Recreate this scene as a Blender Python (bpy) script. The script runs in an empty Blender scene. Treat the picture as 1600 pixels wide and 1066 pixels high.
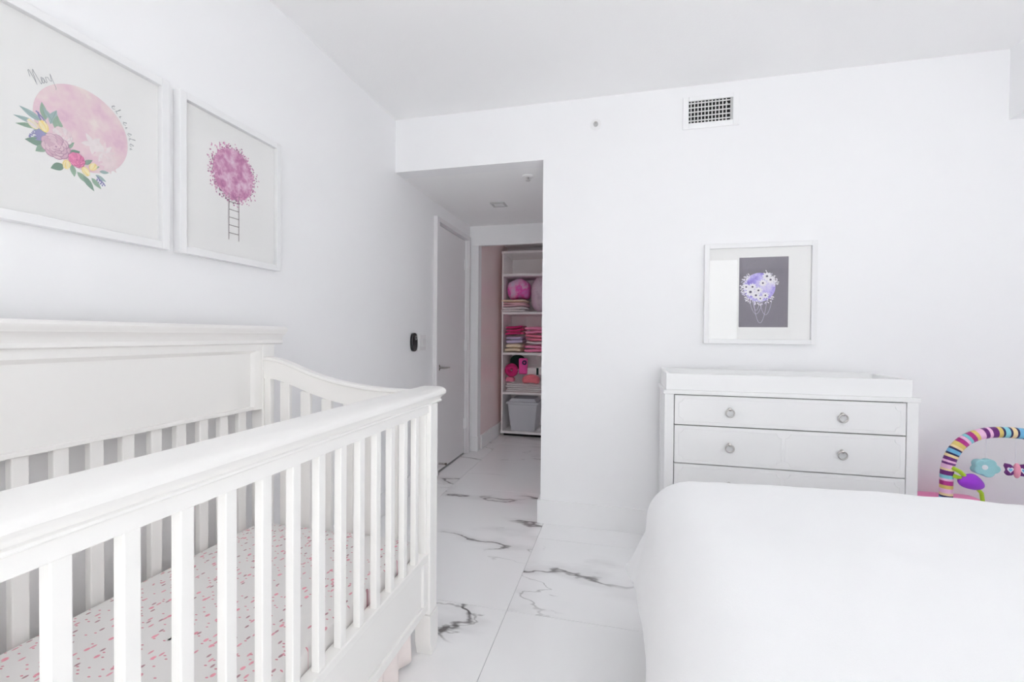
import bpy, math, random
from mathutils import Vector, Matrix
random.seed(7)
PI = math.pi
sc = bpy.context.scene
COL = sc.collection

# ------------------------------------------------------------------ camera
F_PX, YAW, PITCH, ROLL, HCAM = 702.67, 0.2395, -0.0121, 0.0077, 1.16
cam_d = bpy.data.cameras.new('camera'); cam = bpy.data.objects.new('camera', cam_d); COL.objects.link(cam)
cam_d.sensor_width = 36.0; cam_d.sensor_fit = 'HORIZONTAL'; cam_d.lens = F_PX / 1600 * 36.0
cam_d.clip_start = 0.02; cam_d.clip_end = 100
fw = Vector((-math.sin(YAW) * math.cos(PITCH), math.cos(YAW) * math.cos(PITCH), math.sin(PITCH)))
rt = Vector((math.cos(YAW), math.sin(YAW), 0)); up = rt.cross(fw)
r2 = rt * math.cos(ROLL) + up * math.sin(ROLL); u2 = -rt * math.sin(ROLL) + up * math.cos(ROLL)
M = Matrix((r2, u2, -fw)).transposed().to_4x4(); M.translation = Vector((0, 0, HCAM))
cam.matrix_world = M
sc.camera = cam

# ------------------------------------------------------------------ world, light, exposure
W = bpy.data.worlds.new('sky'); sc.world = W; W.use_nodes = True
bg = W.node_tree.nodes['Background']
bg.inputs[0].default_value = (0.97, 0.97, 1.0, 1); bg.inputs[1].default_value = 5.2
WIN = dict(x0=0.00, x1=1.845, z0=0.10, z1=2.45, y=-2.40)
pd = bpy.data.lights.new('window_portal', 'AREA'); pd.shape = 'RECTANGLE'
pd.size = WIN['x1'] - WIN['x0']; pd.size_y = WIN['z1'] - WIN['z0']; pd.cycles.is_portal = True
po = bpy.data.objects.new('window_portal', pd); COL.objects.link(po)
po.location = ((WIN['x0'] + WIN['x1']) / 2, WIN['y'] - 0.16, (WIN['z0'] + WIN['z1']) / 2); po.rotation_euler = (PI / 2, 0, 0)
pd2 = bpy.data.lights.new('added_gap_portal', 'AREA'); pd2.shape = 'RECTANGLE'; pd2.size = 0.08; pd2.size_y = 2.05; pd2.cycles.is_portal = True
po2 = bpy.data.objects.new('added_gap_portal', pd2); COL.objects.link(po2); po2.location = (0.68, 3.74, 1.025); po2.rotation_euler = (PI / 2, 0, PI / 2)  # portal for the added gap that brightens hall and closet
sd = bpy.data.lights.new('sun', 'SUN'); sd.energy = 92.0; sd.angle = math.radians(0.6); sd.color = (1.0, 0.965, 0.95)
so_ = bpy.data.objects.new('sun', sd); COL.objects.link(so_)
so_.rotation_euler = Vector((-0.12, 0.50, -0.86)).to_track_quat('-Z', 'Y').to_euler()
sc.view_settings.view_transform = 'Standard'; sc.view_settings.look = 'None'
sc.view_settings.exposure = -0.55; sc.view_settings.gamma = 1.0; sc.view_settings.use_curve_mapping = False
sc.cycles.max_bounces = 24; sc.cycles.diffuse_bounces = 20; sc.cycles.glossy_bounces = 6
sc.cycles.transparent_max_bounces = 16; sc.cycles.caustics_reflective = False; sc.cycles.caustics_refractive = False; sc.cycles.sample_clamp_indirect = 8

# ------------------------------------------------------------------ materials
MATS = {}
def srgb(r, g, b):
    def c(v):
        v /= 255.0
        return v / 12.92 if v <= 0.04045 else ((v + 0.055) / 1.055) ** 2.4
    return (c(r), c(g), c(b), 1)
def mk(name, col, rough=0.5, var=0.03, vscale=8.0, bump=0.0, bscale=60.0, metal=0.0, spec=0.5, sheen=0.0, trans=0.0):
    m = bpy.data.materials.new(name); m.use_nodes = True; nt = m.node_tree; N = nt.nodes; L = nt.links
    b = N['Principled BSDF']
    tc = N.new('ShaderNodeTexCoord')
    nz = N.new('ShaderNodeTexNoise'); nz.inputs['Scale'].default_value = vscale; nz.inputs['Detail'].default_value = 3
    L.new(tc.outputs['Object'], nz.inputs['Vector'])
    mx = N.new('ShaderNodeMix'); mx.data_type = 'RGBA'
    mx.inputs['A'].default_value = tuple(c * (1 - var) for c in col[:3]) + (1,)
    mx.inputs['B'].default_value = tuple(min(1, c * (1 + var)) for c in col[:3]) + (1,)
    L.new(nz.outputs['Fac'], mx.inputs['Factor']); L.new(mx.outputs['Result'], b.inputs['Base Color'])
    b.inputs['Roughness'].default_value = rough; b.inputs['Metallic'].default_value = metal
    b.inputs['Specular IOR Level'].default_value = spec
    if sheen: b.inputs['Sheen Weight'].default_value = sheen
    if bump:
        n2 = N.new('ShaderNodeTexNoise'); n2.inputs['Scale'].default_value = bscale; n2.inputs['Detail'].default_value = 2
        L.new(tc.outputs['Object'], n2.inputs['Vector'])
        bp = N.new('ShaderNodeBump'); bp.inputs['Strength'].default_value = bump; bp.inputs['Distance'].default_value = 0.002
        L.new(n2.outputs['Fac'], bp.inputs['Height']); L.new(bp.outputs['Normal'], b.inputs['Normal'])
    MATS[name] = m
    return m
mk('wall_paint', (0.88, 0.88, 0.888, 1), 0.75, 0.008, 3, 0.05, 140, spec=0.25)
mk('ceiling_paint', (0.90, 0.898, 0.898, 1), 0.85, 0.01, 3, 0.25, 90, spec=0.2)
mk('trim_paint', (0.88, 0.88, 0.885, 1), 0.35, 0.006, 4)
mk('door_paint', (0.77, 0.755, 0.765, 1), 0.35, 0.006, 4)
mk('closet_pink_paint', (0.92, 0.77, 0.76, 1), 0.25, 0.02, 4)
mk('crib_paint', (0.86, 0.85, 0.83, 1), 0.32, 0.01, 5)
mk('dresser_paint', (0.85, 0.85, 0.85, 1), 0.35, 0.01, 5)
mk('melamine', (0.90, 0.875, 0.875, 1), 0.4, 0.01, 5)
mk('duvet_cotton', (0.915, 0.918, 0.925, 1), 0.9, 0.01, 6, 0.25, 420, spec=0.15, sheen=0.15)
mk('sheet_white', (0.84, 0.84, 0.84, 1), 0.9, 0.01, 6)
mk('frame_white', (0.82, 0.82, 0.825, 1), 0.3, 0.006, 5)
mk('paper', (0.93, 0.925, 0.91, 1), 0.85, 0.006, 9)
mk('shade_black', (0.012, 0.012, 0.012, 1), 0.9, 0.05)  # near-black that puts the shade of gaps and recesses into the colour
mk('grille_metal', (0.72, 0.72, 0.71, 1), 0.45, 0.02)
mk('plastic_white', (0.82, 0.82, 0.82, 1), 0.4, 0.01)
mk('plastic_grey', (0.5, 0.5, 0.5, 1), 0.4, 0.02)
mk('plastic_black', (0.012, 0.012, 0.014, 1), 0.18, 0.02)
mk('steel', (0.56, 0.54, 0.52, 1), 0.28, 0.05, 40, metal=1.0)
mk('bronze', (0.22, 0.19, 0.165, 1), 0.3, 0.05, 40, metal=1.0)
mk('grout', (0.52, 0.52, 0.53, 1), 0.9, 0.05, 60)
mk('skirt_tulle', (0.86, 0.79, 0.77, 1), 0.95, 0.06, 25, 0.3, 160, sheen=0.2)
mk('bed_wood', (0.6, 0.58, 0.55, 1), 0.5, 0.05, 12)
mk('bin_plastic', (0.60, 0.62, 0.66, 1), 0.35, 0.02)
for n, c in dict(magenta=(190, 30, 105), hot_pink=(226, 82, 160), pink=(232, 140, 180), pale_pink=(240, 200, 210), rose=(222, 122, 150),
                 salmon=(226, 118, 130), cream=(238, 222, 196), lilac=(205, 190, 222), off_white=(238, 232, 234), dark_green=(28, 58, 52)).items():
    mk('cloth_' + n, srgb(*c), 0.95, 0.12, 22, 0.5, 130, sheen=0.2)
for n, c in dict(navy=(35, 32, 82), purple=(98, 30, 110), plum=(160, 32, 120), sky=(108, 176, 214), aqua=(128, 196, 208), gold=(214, 190, 110),
                 sand=(232, 208, 160), blush=(236, 190, 222), green=(160, 190, 40), violet=(140, 45, 190), teal_plush=(150, 200, 206),
                 rose_plush=(226, 150, 172), mat_pink=(226, 130, 178), mat_purple=(150, 118, 190), white=(235, 235, 240)).items():
    mk('toy_' + n, srgb(*c), 0.8, 0.08, 40, 0.3, 200, sheen=0.15)
def ink(n, c, var=0.12, vs=60): return mk('ink_' + n, srgb(*c), 0.85, var, vs)
for n, c in dict(leaf=(150, 176, 156), leaf_dark=(124, 152, 136), teal_leaf=(164, 186, 186), mauve=(214, 180, 195), mauve_dark=(180, 140, 165), mauve_light=(226, 200, 208),
                 deep_pink=(216, 124, 166), deep_pink_dark=(176, 70, 122), deep_pink_light=(228, 142, 180), yellow=(240, 218, 140), yellow_light=(245, 232, 190), berry=(134, 132, 178), lavender=(150, 148, 188),
                 petal=(236, 218, 220), petal_white=(238, 228, 228), script=(132, 134, 142), crown_leaf=(190, 120, 165), crown_leaf_light=(216, 160, 192), crown_leaf_dark=(140, 100, 125), ladder=(120, 104, 108),
                 charcoal=(120, 114, 126), bloom=(238, 236, 242), bloom_shade=(205, 200, 225), bloom_eye=(70, 62, 92), chain=(205, 198, 226)).items(): ink(n, c)
def moon(name, ramp, scale=26, tex='Object'):
    m = bpy.data.materials.new(name); m.use_nodes = True; N = m.node_tree.nodes; L = m.node_tree.links; b = N['Principled BSDF']
    tc = N.new('ShaderNodeTexCoord'); nz = N.new('ShaderNodeTexNoise'); nz.inputs['Scale'].default_value = scale; nz.inputs['Detail'].default_value = 5; nz.inputs['Roughness'].default_value = 0.62
    cr = N.new('ShaderNodeValToRGB'); e = cr.color_ramp.elements
    while len(e) < len(ramp): e.new(0.5)
    for i, (p, c) in enumerate(ramp): e[i].position = p; e[i].color = srgb(*c)
    L.new(tc.outputs[tex], nz.inputs['Vector']); L.new(nz.outputs['Fac'], cr.inputs['Fac']); L.new(cr.outputs['Color'], b.inputs['Base Color'])
    b.inputs['Roughness'].default_value = 0.85; MATS[name] = m
moon('ink_moon_pink', [(0.33, (240, 226, 222)), (0.47, (236, 212, 216)), (0.58, (232, 200, 212)), (0.72, (218, 178, 200))], 16)
moon('ink_moon_plum', [(0.32, (232, 205, 222)), (0.46, (214, 165, 196)), (0.56, (192, 122, 166)), (0.7, (158, 84, 136))], 34)
moon('ink_moon_violet', [(0.35, (230, 226, 245)), (0.48, (200, 190, 236)), (0.58, (160, 146, 222)), (0.72, (120, 104, 196))], 22)
moon('tie_dye', [(0.36, (208, 190, 214)), (0.46, (226, 168, 206)), (0.54, (226, 88, 178)), (0.7, (196, 150, 205))], 6)
moon('plush_fleece', [(0.35, (206, 182, 200)), (0.5, (222, 204, 216)), (0.65, (214, 188, 208))], 14)

def glass_mat(name, ior=1.5, rough=0.0, tint=(1, 1, 1, 1)):
    m = bpy.data.materials.new(name); m.use_nodes = True; nt = m.node_tree; N = nt.nodes; L = nt.links
    N.remove(N['Principled BSDF'])
    t = N.new('ShaderNodeBsdfTransparent'); t.inputs[0].default_value = tint
    g = N.new('ShaderNodeBsdfGlossy'); g.inputs['Roughness'].default_value = rough
    f = N.new('ShaderNodeFresnel'); ge = N.new('ShaderNodeNewGeometry'); io = N.new('ShaderNodeMix'); io.data_type = 'FLOAT'
    io.inputs['A'].default_value = ior; io.inputs['B'].default_value = 1.0 / ior
    L.new(ge.outputs['Backfacing'], io.inputs['Factor']); L.new(io.outputs['Result'], f.inputs['IOR'])   # same Fresnel from either side of a thin pane
    x = N.new('ShaderNodeMixShader'); L.new(f.outputs[0], x.inputs[0]); L.new(t.outputs[0], x.inputs[1]); L.new(g.outputs[0], x.inputs[2])
    L.new(x.outputs[0], N['Material Output'].inputs[0]); MATS[name] = m
glass_mat('picture_glass', 1.5, 0.0); glass_mat('window_glass', 1.45, 0.0, (0.97, 0.985, 0.98, 1))

def marble():
    m = bpy.data.materials.new('marble_porcelain'); m.use_nodes = True; nt = m.node_tree; N = nt.nodes; L = nt.links; b = N['Principled BSDF']
    tc = N.new('ShaderNodeTexCoord'); oi = N.new('ShaderNodeObjectInfo')
    def math_(op, a, bb, clamp=False):
        n = N.new('ShaderNodeMath'); n.operation = op; n.use_clamp = clamp
        for i, v in enumerate((a, bb)):
            if v is None: continue
            if isinstance(v, (int, float)): n.inputs[i].default_value = v
            else: L.new(v, n.inputs[i])
        return n.outputs[0]
    cb = N.new('ShaderNodeVectorMath'); cb.operation = 'SCALE'; cb.inputs['Scale'].default_value = 40.0; L.new(oi.outputs['Color'], cb.inputs[0])   # every tile cut from its own stretch of stone
    mp = N.new('ShaderNodeMapping'); mp.inputs['Rotation'].default_value = (0, 0, math.radians(24)); mp.inputs['Scale'].default_value = (0.75, 1.9, 1)
    L.new(tc.outputs['Object'], mp.inputs['Vector'])
    ad = N.new('ShaderNodeVectorMath'); ad.operation = 'ADD'; L.new(mp.outputs[0], ad.inputs[0]); L.new(cb.outputs[0], ad.inputs[1])
    def noise(scale, detail, rough, dist, w=0.0):
        n = N.new('ShaderNodeTexNoise'); n.noise_dimensions = '4D'; n.inputs['W'].default_value = w
        n.inputs['Scale'].default_value = scale; n.inputs['Detail'].default_value = detail; n.inputs['Roughness'].default_value = rough; n.inputs['Distortion'].default_value = dist
        L.new(ad.outputs[0], n.inputs['Vector']); return n.outputs['Fac']
    def ss(v, lo, hi, inv=False):
        n = N.new('ShaderNodeMapRange'); n.interpolation_type = 'SMOOTHSTEP'
        n.inputs['From Min'].default_value = lo; n.inputs['From Max'].default_value = hi
        n.inputs['To Min'].default_value = 1.0 if inv else 0.0; n.inputs['To Max'].default_value = 0.0 if inv else 1.0
        L.new(v, n.inputs['Value']); return n.outputs[0]
    n1 = noise(0.85, 6, 0.48, 0.12, 0.0); a1 = math_('ABSOLUTE', math_('SUBTRACT', n1, 0.5), None)
    n2 = noise(1.6, 5, 0.48, 0.15, 4.0); a2 = math_('ABSOLUTE', math_('SUBTRACT', n2, 0.52), None)
    mask1 = ss(noise(1.3, 2, 0.5, 0.0, 9.0), 0.46, 0.56); mask2 = ss(noise(1.9, 2, 0.5, 0.0, 13.0), 0.50, 0.60)
    line1 = math_('MULTIPLY', ss(a1, 0.0, 0.008, True), mask1)
    halo1 = math_('MULTIPLY', math_('MULTIPLY', ss(a1, 0.0, 0.045, True), mask1), 0.16)
    line2 = math_('MULTIPLY', math_('MULTIPLY', ss(a2, 0.0, 0.006, True), mask2), 0.45)
    v = math_('ADD', math_('ADD', math_('MULTIPLY', line1, 0.72), halo1), line2, True)
    cr = N.new('ShaderNodeMix'); cr.data_type = 'RGBA'
    cr.inputs['A'].default_value = (0.92, 0.92, 0.925, 1); cr.inputs['B'].default_value = (0.16, 0.15, 0.15, 1)
    L.new(v, cr.inputs['Factor']); L.new(cr.outputs['Result'], b.inputs['Base Color'])
    b.inputs['Roughness'].default_value = 0.06; b.inputs['Specular IOR Level'].default_value = 0.5
    MATS['marble_porcelain'] = m
marble()

def floral():
    # cotton crib sheet printed with scattered little pink leaves
    m = bpy.data.materials.new('floral_cotton'); m.use_nodes = True; nt = m.node_tree; N = nt.nodes; L = nt.links; b = N['Principled BSDF']
    tc = N.new('ShaderNodeTexCoord')
    def layer(scale, sx, rot, thr, soft, rnd=1.0, off=0.0):
        mp = N.new('ShaderNodeMapping'); mp.inputs['Rotation'].default_value = (0, 0, rot); mp.inputs['Scale'].default_value = (1, sx, 1); mp.inputs['Location'].default_value = (off, off * .7, 0)
        L.new(tc.outputs['Object'], mp.inputs['Vector'])
        v = N.new('ShaderNodeTexVoronoi'); v.voronoi_dimensions = '2D'; v.inputs['Scale'].default_value = scale; v.inputs['Randomness'].default_value = rnd
        L.new(mp.outputs[0], v.inputs['Vector'])
        r = N.new('ShaderNodeMapRange'); r.inputs['From Min'].default_value = thr - soft; r.inputs['From Max'].default_value = thr; r.inputs['To Min'].default_value = 1; r.inputs['To Max'].default_value = 0
        L.new(v.outputs['Distance'], r.inputs['Value'])
        s = N.new('ShaderNodeSeparateColor'); L.new(v.outputs['Color'], s.inputs[0])
        return r.outputs[0], s.outputs[0]
    base = (0.80, 0.785, 0.775, 1); cur = None
    for (scale, sx, rot, thr, col, off) in ((38, 0.5, 0.5, 0.15, srgb(216, 156, 168), 0), (34, 1.9, -0.6, 0.15, srgb(206, 138, 152), 3.3), (36, 0.55, 1.25, 0.14, srgb(172, 134, 142), 7.1), (24, 0.8, 0.2, 0.14, srgb(222, 150, 165), 11.7)):
        f, rc = layer(scale, sx, rot, thr, 0.05, 0.8, off)
        g = N.new('ShaderNodeMath'); g.operation = 'GREATER_THAN'; g.inputs[1].default_value = 0.58; L.new(rc, g.inputs[0])
        k = N.new('ShaderNodeMath'); k.operation = 'MULTIPLY'; L.new(f, k.inputs[0]); L.new(g.outputs[0], k.inputs[1])
        x = N.new('ShaderNodeMix'); x.data_type = 'RGBA'; L.new(k.outputs[0], x.inputs['Factor'])
        if cur is None: x.inputs['A'].default_value = base
        else: L.new(cur, x.inputs['A'])
        x.inputs['B'].default_value = col; cur = x.outputs['Result']
    L.new(cur, b.inputs['Base Color']); b.inputs['Roughness'].default_value = 0.95; b.inputs['Specular IOR Level'].default_value = 0.15
    MATS['floral_cotton'] = m
floral()

# ------------------------------------------------------------------ helpers
class MB:
    """collects shapes in world coordinates and links them as one mesh"""
    def __init__(s): s.v = []; s.f = []; s.mi = []; s.cur = 0
    def add(s, vs, fs):
        o = len(s.v); s.v += [tuple(p) for p in vs]
        for f in fs: s.f.append([i + o for i in f]); s.mi.append(s.cur)
        return s
    def box(s, x0, x1, y0, y1, z0, z1):
        vs = [(x, y, z) for z in (z0, z1) for y in (y0, y1) for x in (x0, x1)]
        return s.add(vs, [(0, 2, 3, 1), (4, 5, 7, 6), (0, 1, 5, 4), (2, 6, 7, 3), (0, 4, 6, 2), (1, 3, 7, 5)])
    def prism(s, prof, axis, a0, a1):
        """closed 2D profile swept along an axis; profile is (y,z), (x,z) or (x,y) for X, Y, Z"""
        def P(p, a): return {'X': (a, p[0], p[1]), 'Y': (p[0], a, p[1]), 'Z': (p[0], p[1], a)}[axis]
        n = len(prof); vs = [P(p, a0) for p in prof] + [P(p, a1) for p in prof]
        fs = [(i, (i + 1) % n, n + (i + 1) % n, n + i) for i in range(n)] + [tuple(range(n))[::-1], tuple(range(n, 2 * n))]
        return s.add(vs, fs)
    def tube(s, pts, r, n=10, cap=True):
        pts = [Vector(p) for p in pts]; R = r if isinstance(r, (list, tuple)) else [r] * len(pts)
        prev = None; vs = []
        for i, p in enumerate(pts):
            t = (pts[min(i + 1, len(pts) - 1)] - pts[max(i - 1, 0)]).normalized()
            if prev is None: a = Vector((0, 0, 1)) if abs(t.z) < 0.9 else Vector((1, 0, 0)); u = t.cross(a).normalized()
            else: u = (prev - t * prev.dot(t)).normalized()
            prev = u; w = t.cross(u)
            vs += [p + (u * math.cos(2 * PI * k / n) + w * math.sin(2 * PI * k / n)) * R[i] for k in range(n)]
        m = len(pts)
        fs = [(i * n + k, i * n + (k + 1) % n, (i + 1) * n + (k + 1) % n, (i + 1) * n + k) for i in range(m - 1) for k in range(n)]
        if cap: fs += [tuple(range(n))[::-1], tuple(range((m - 1) * n, m * n))]
        return s.add(vs, fs)
    def lathe(s, prof, c, axis='Z', n=24):
        """profile (radius, height along axis) turned about an axis through c"""
        c = Vector(c); vs = []
        for r, h in prof:
            for k in range(n):
                a = 2 * PI * k / n; p, q = r * math.cos(a), r * math.sin(a)
                vs.append(c + Vector({'Z': (p, q, h), 'X': (h, p, q), 'Y': (p, h, q)}[axis]))
        m = len(prof)
        fs = [(i * n + k, i * n + (k + 1) % n, (i + 1) * n + (k + 1) % n, (i + 1) * n + k) for i in range(m - 1) for k in range(n)]
        fs += [tuple(range(n))[::-1], tuple(range((m - 1) * n, m * n))]
        return s.add(vs, fs)
    def torus(s, c, R, r, axis='Y', n=28, k=10, a0=0, a1=2 * PI):
        full = abs(a1 - a0 - 2 * PI) < 1e-6; pts = []
        for i in range(n + 1):
            a = a0 + (a1 - a0) * i / n; p, q = R * math.cos(a), R * math.sin(a)
            pts.append(Vector(c) + Vector({'Z': (p, q, 0), 'X': (0, p, q), 'Y': (p, 0, q)}[axis]))
        return s.tube(pts, r, k, cap=not full)
    def superq(s, c, a, e1=0.5, e2=0.5, nu=28, nv=14, fn=None):
        sp = lambda v, e: math.copysign(abs(v) ** e, v); vs = []
        for j in range(nv + 1):
            ph = -PI / 2 + PI * j / nv
            for i in range(nu):
                th = 2 * PI * i / nu
                p = Vector((sp(math.cos(ph), e1) * sp(math.cos(th), e2) * a[0], sp(math.cos(ph), e1) * sp(math.sin(th), e2) * a[1], sp(math.sin(ph), e1) * a[2]))
                if fn: p = fn(p)
                vs.append(Vector(c) + p)
        fs = [(j * nu + i, j * nu + (i + 1) % nu, (j + 1) * nu + (i + 1) % nu, (j + 1) * nu + i) for j in range(nv) for i in range(nu)]
        return s.add(vs, fs)
    def build(s, name, mat, parent=None, smooth=False, bevel=0.0, seg=2):
        o_ = Vector((0, 0, 0)); 
        if parent is not None:
            q = parent
            while q is not None: o_ = o_ + q.location; q = q.parent
        loc = Vector((0, 0, 0))
        if parent is None:
            xs = [p[0] for p in s.v]; ys = [p[1] for p in s.v]; zs = [p[2] for p in s.v]
            loc = Vector(((min(xs) + max(xs)) / 2, (min(ys) + max(ys)) / 2, min(zs)))
        me = bpy.data.meshes.new(name); off = o_ + loc
        me.from_pydata([(p[0] - off.x, p[1] - off.y, p[2] - off.z) for p in s.v], [], s.f)
        mats = mat if isinstance(mat, (list, tuple)) else [mat]
        for m in mats: me.materials.append(MATS[m])
        if len(mats) > 1: me.polygons.foreach_set('material_index', s.mi)
        import bmesh
        bm = bmesh.new(); bm.from_mesh(me); bmesh.ops.recalc_face_normals(bm, faces=bm.faces); bm.to_mesh(me); bm.free()
        if smooth:
            me.polygons.foreach_set('use_smooth', [True] * len(me.polygons))
            me.set_sharp_from_angle(angle=math.radians(42))
        ob = bpy.data.objects.new(name, me); COL.objects.link(ob); ob.location = loc
        if parent is not None: ob.parent = parent
        if bevel:
            b = ob.modifiers.new('bevel', 'BEVEL'); b.width = bevel; b.segments = seg; b.limit_method = 'ANGLE'; b.angle_limit = math.radians(40)
            b.harden_normals = False
        return ob
def thing(name, label, cat, loc=(0, 0, 0), group=None, kind=None):
    o = bpy.data.objects.new(name, None); COL.objects.link(o); o.location = loc; o.empty_display_size = 0.05
    return tag(o, label, cat, group, kind)
def tag(o, label, cat, group=None, kind=None):
    o['label'] = label; o['category'] = cat
    if group: o['group'] = group
    if kind: o['kind'] = kind
    return o
def S(o, label, cat): return tag(o, label, cat, kind='structure')
def noise3(x, y, z):
    from mathutils import noise
    return noise.noise(Vector((x, y, z)))

# ------------------------------------------------------------------ room shell
XL, YB, ZC, ZS, XH, YF, XS, ZB = -1.485, 2.752, 2.593, 2.246, -0.482, 4.279, 1.847, 0.142
XR, YW = 2.55, WIN['y']; T = 0.12
CLB, CLX = 5.46, -1.395              # closet back plane and closet left wall plane
XE = 0.55                            # hidden right end of the hall and closet

# floor: bed of grout with one object for every large porcelain tile
fl = MB().box(XL - T, XR + T, YW - T, CLB + T, -0.06, -0.004).build('floor', 'grout')
S(fl, 'polished white marble-look porcelain floor with grey veins', 'floor')
xj = [XL, -1.262, -0.459, 0.344, 1.147, 1.95, XR]
tile_mesh = {}; TR = random.Random(2)
def tile(x0, x1, y0, y1):
    g = 0.0011; w, d = round(x1 - x0 - 2 * g, 4), round(y1 - y0 - 2 * g, 4)
    if (w, d) not in tile_mesh:
        t = MB().box(-w / 2, w / 2, -d / 2, d / 2, -0.004, 0.0); me = bpy.data.meshes.new('tile'); me.from_pydata(t.v, [], t.f); me.materials.append(MATS['marble_porcelain']); me.update(); tile_mesh[(w, d)] = me
    o = bpy.data.objects.new('tile', tile_mesh[(w, d)]); o.color = (TR.random(), TR.random(), TR.random(), 1); COL.objects.link(o); o.parent = fl
    o.location = Vector(((x0 + x1) / 2, (y0 + y1) / 2, 0)) - fl.location
for i in range(6):
    js = [YW, -0.986, 0.42, 1.826, 3.232, 4.638, CLB] if i < 2 else [YW, -0.986, 0.42, 1.826, 2.529, 3.935, CLB]
    for a, b in zip(js[:-1], js[1:]):
        x0, x1 = xj[i], xj[i + 1]
        if a >= YB - 0.01 and x0 >= XE: continue
        tile(x0, x1, a, b)

S(MB().box(XL - T, XR + T, YW - T, YB, ZC, ZC + 0.1).build('ceiling', 'ceiling_paint'), 'white lightly textured bedroom ceiling', 'ceiling')
S(MB().box(XL, XE, YB + T, YF, ZS, ZS + 0.1).build('ceiling_hall', 'ceiling_paint'), 'lower white ceiling over the little hallway', 'ceiling')
S(MB().box(XL, XE, YF, CLB, ZS, ZS + 0.1).build('ceiling_closet', 'ceiling_paint'), 'shaded closet ceiling above the shelves', 'ceiling')
S(MB().box(XS, XR, YW, YB, ZS, ZC).build('ceiling_soffit', 'wall_paint'), 'boxed white soffit at the upper right corner', 'soffit')
# left wall with the hallway door opening; unseen backing added there blocks light
DY0, DY1, DZ = 3.435, 4.17, 2.085
S(MB().box(XL - T, XL, YW, DY0, 0, ZC).box(XL - T, XL, DY0, DY1, DZ, ZC).box(XL - T, XL, DY1, YF, 0, ZC).box(XL - T, XL - .05, DY0, DY1, -.05, DZ).build('wall_left', 'wall_paint'), 'long white wall behind the crib', 'wall')
# back wall with the hall opening (one plane, header included)
S(MB().prism([(XL, ZS), (XH, ZS), (XH, 0), (XR, 0), (XR, ZC), (XL, ZC)], 'Y', YB, YB + T).build('wall_back', 'wall_paint'), 'white wall behind the dresser with header over the hallway', 'wall')
S(MB().box(XR, XR + T, YW, YB, 0, ZC).build('wall_right', 'wall_paint'), 'white wall on the right beside the bed', 'wall')
w = WIN
S(MB().box(XL - T, w['x0'], YW - T, YW, 0, ZC).box(w['x1'], XR + T, YW - T, YW, 0, ZC).box(w['x0'], w['x1'], YW - T, YW, 0, w['z0']).box(w['x0'], w['x1'], YW - T, YW, w['z1'], ZC).build('wall_front', 'wall_paint'),
  'white window wall facing the dresser', 'wall')
S(MB().box(XH, XH + T, YB + T, 3.55, 0, ZS).build('wall_hall_right', 'wall_paint'), 'white right side wall of the hallway', 'wall')
S(MB().box(XH + T, XE, 3.43, 3.55, 0, ZS).box(XE, XE + T, 3.43, 3.70, 0, ZS).box(XE, XE + T, 3.78, CLB + T, 0, ZS).box(XE, XE + T, 3.70, 3.78, 2.05, ZS).build('wall_hall_side', 'wall_paint'), 'white wall of the hallway recess with an added unseen gap that lets in light', 'wall')  # unseen gap added so daylight brightens the hall and closet
# closet front wall: narrow jamb at the corner and header
S(MB().prism([(XL, 0), (CLX, 0), (CLX, 2.065), (XE, 2.065), (XE, ZS), (XL, ZS)], 'Y', YF, YF + 0.10).build('wall_hall_end', 'wall_paint'), 'white closet front at the end of the hallway', 'wall')
S(MB().box(CLX - 0.09, CLX, YF + 0.10, CLB, 0, ZS).build('wall_closet_left', 'closet_pink_paint'), 'dusky pink side wall inside the closet', 'wall')
S(MB().box(CLX - 0.09, XE, CLB, CLB + T, 0, ZS).build('wall_closet_back', 'wall_paint'), 'shaded back wall of the closet', 'wall')
# closet door track
tr = MB().box(CLX - 0.06, XE - .005, YF - 0.012, YF + 0.0, 2.05, 2.072).build('trim_1', 'trim_paint', bevel=.002); S(tr, 'slim white track under the closet header', 'trim')
# baseboards
bt = 0.018
S(MB().box(XH - bt, 2.40, YB - bt, YB, 0, ZB).box(XH - bt, XH, YB, 3.55, 0, ZB).build('baseboard_back', 'trim_paint', bevel=.003), 'tall white baseboard below the dresser wall', 'baseboard')
S(MB().box(XL, XL + bt, YW, 3.385, 0, ZB).build('baseboard_left', 'trim_paint', bevel=.003), 'tall white baseboard along the crib wall', 'baseboard')
S(MB().box(XL + .02, CLX + 0.012, YF - bt, YF, 0, ZB).build('baseboard_hall_end', 'trim_paint', bevel=.003), 'short white baseboard block beside the closet opening', 'baseboard')
S(MB().box(CLX, CLX + bt, YF + .10, CLB, 0, ZB).build('baseboard_closet', 'trim_paint', bevel=.003), 'white baseboard along the pink closet wall', 'baseboard')
# window behind the viewer
wn = thing('window_1', 'tall white framed window lighting the bedroom', 'window', (0.92, YW, w['z0']), kind='structure')
fr = MB()
for a in (w['x0'], w['x1'] - .04, .90): fr.box(a, a + .04, YW - .09, YW - .03, w['z0'], w['z1'])
for a in (w['z0'], w['z1'] - .04): fr.box(w['x0'], w['x1'], YW - .088, YW - .032, a, a + .04)
fr.build('window_frame', 'trim_paint', wn)
for a, b in ((w['x0'] + .04, .90), (.94, w['x1'] - .04)): MB().box(a, b, YW - .063, YW - .057, w['z0'] + .04, w['z1'] - .04).build('pane', 'window_glass', wn)

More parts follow.
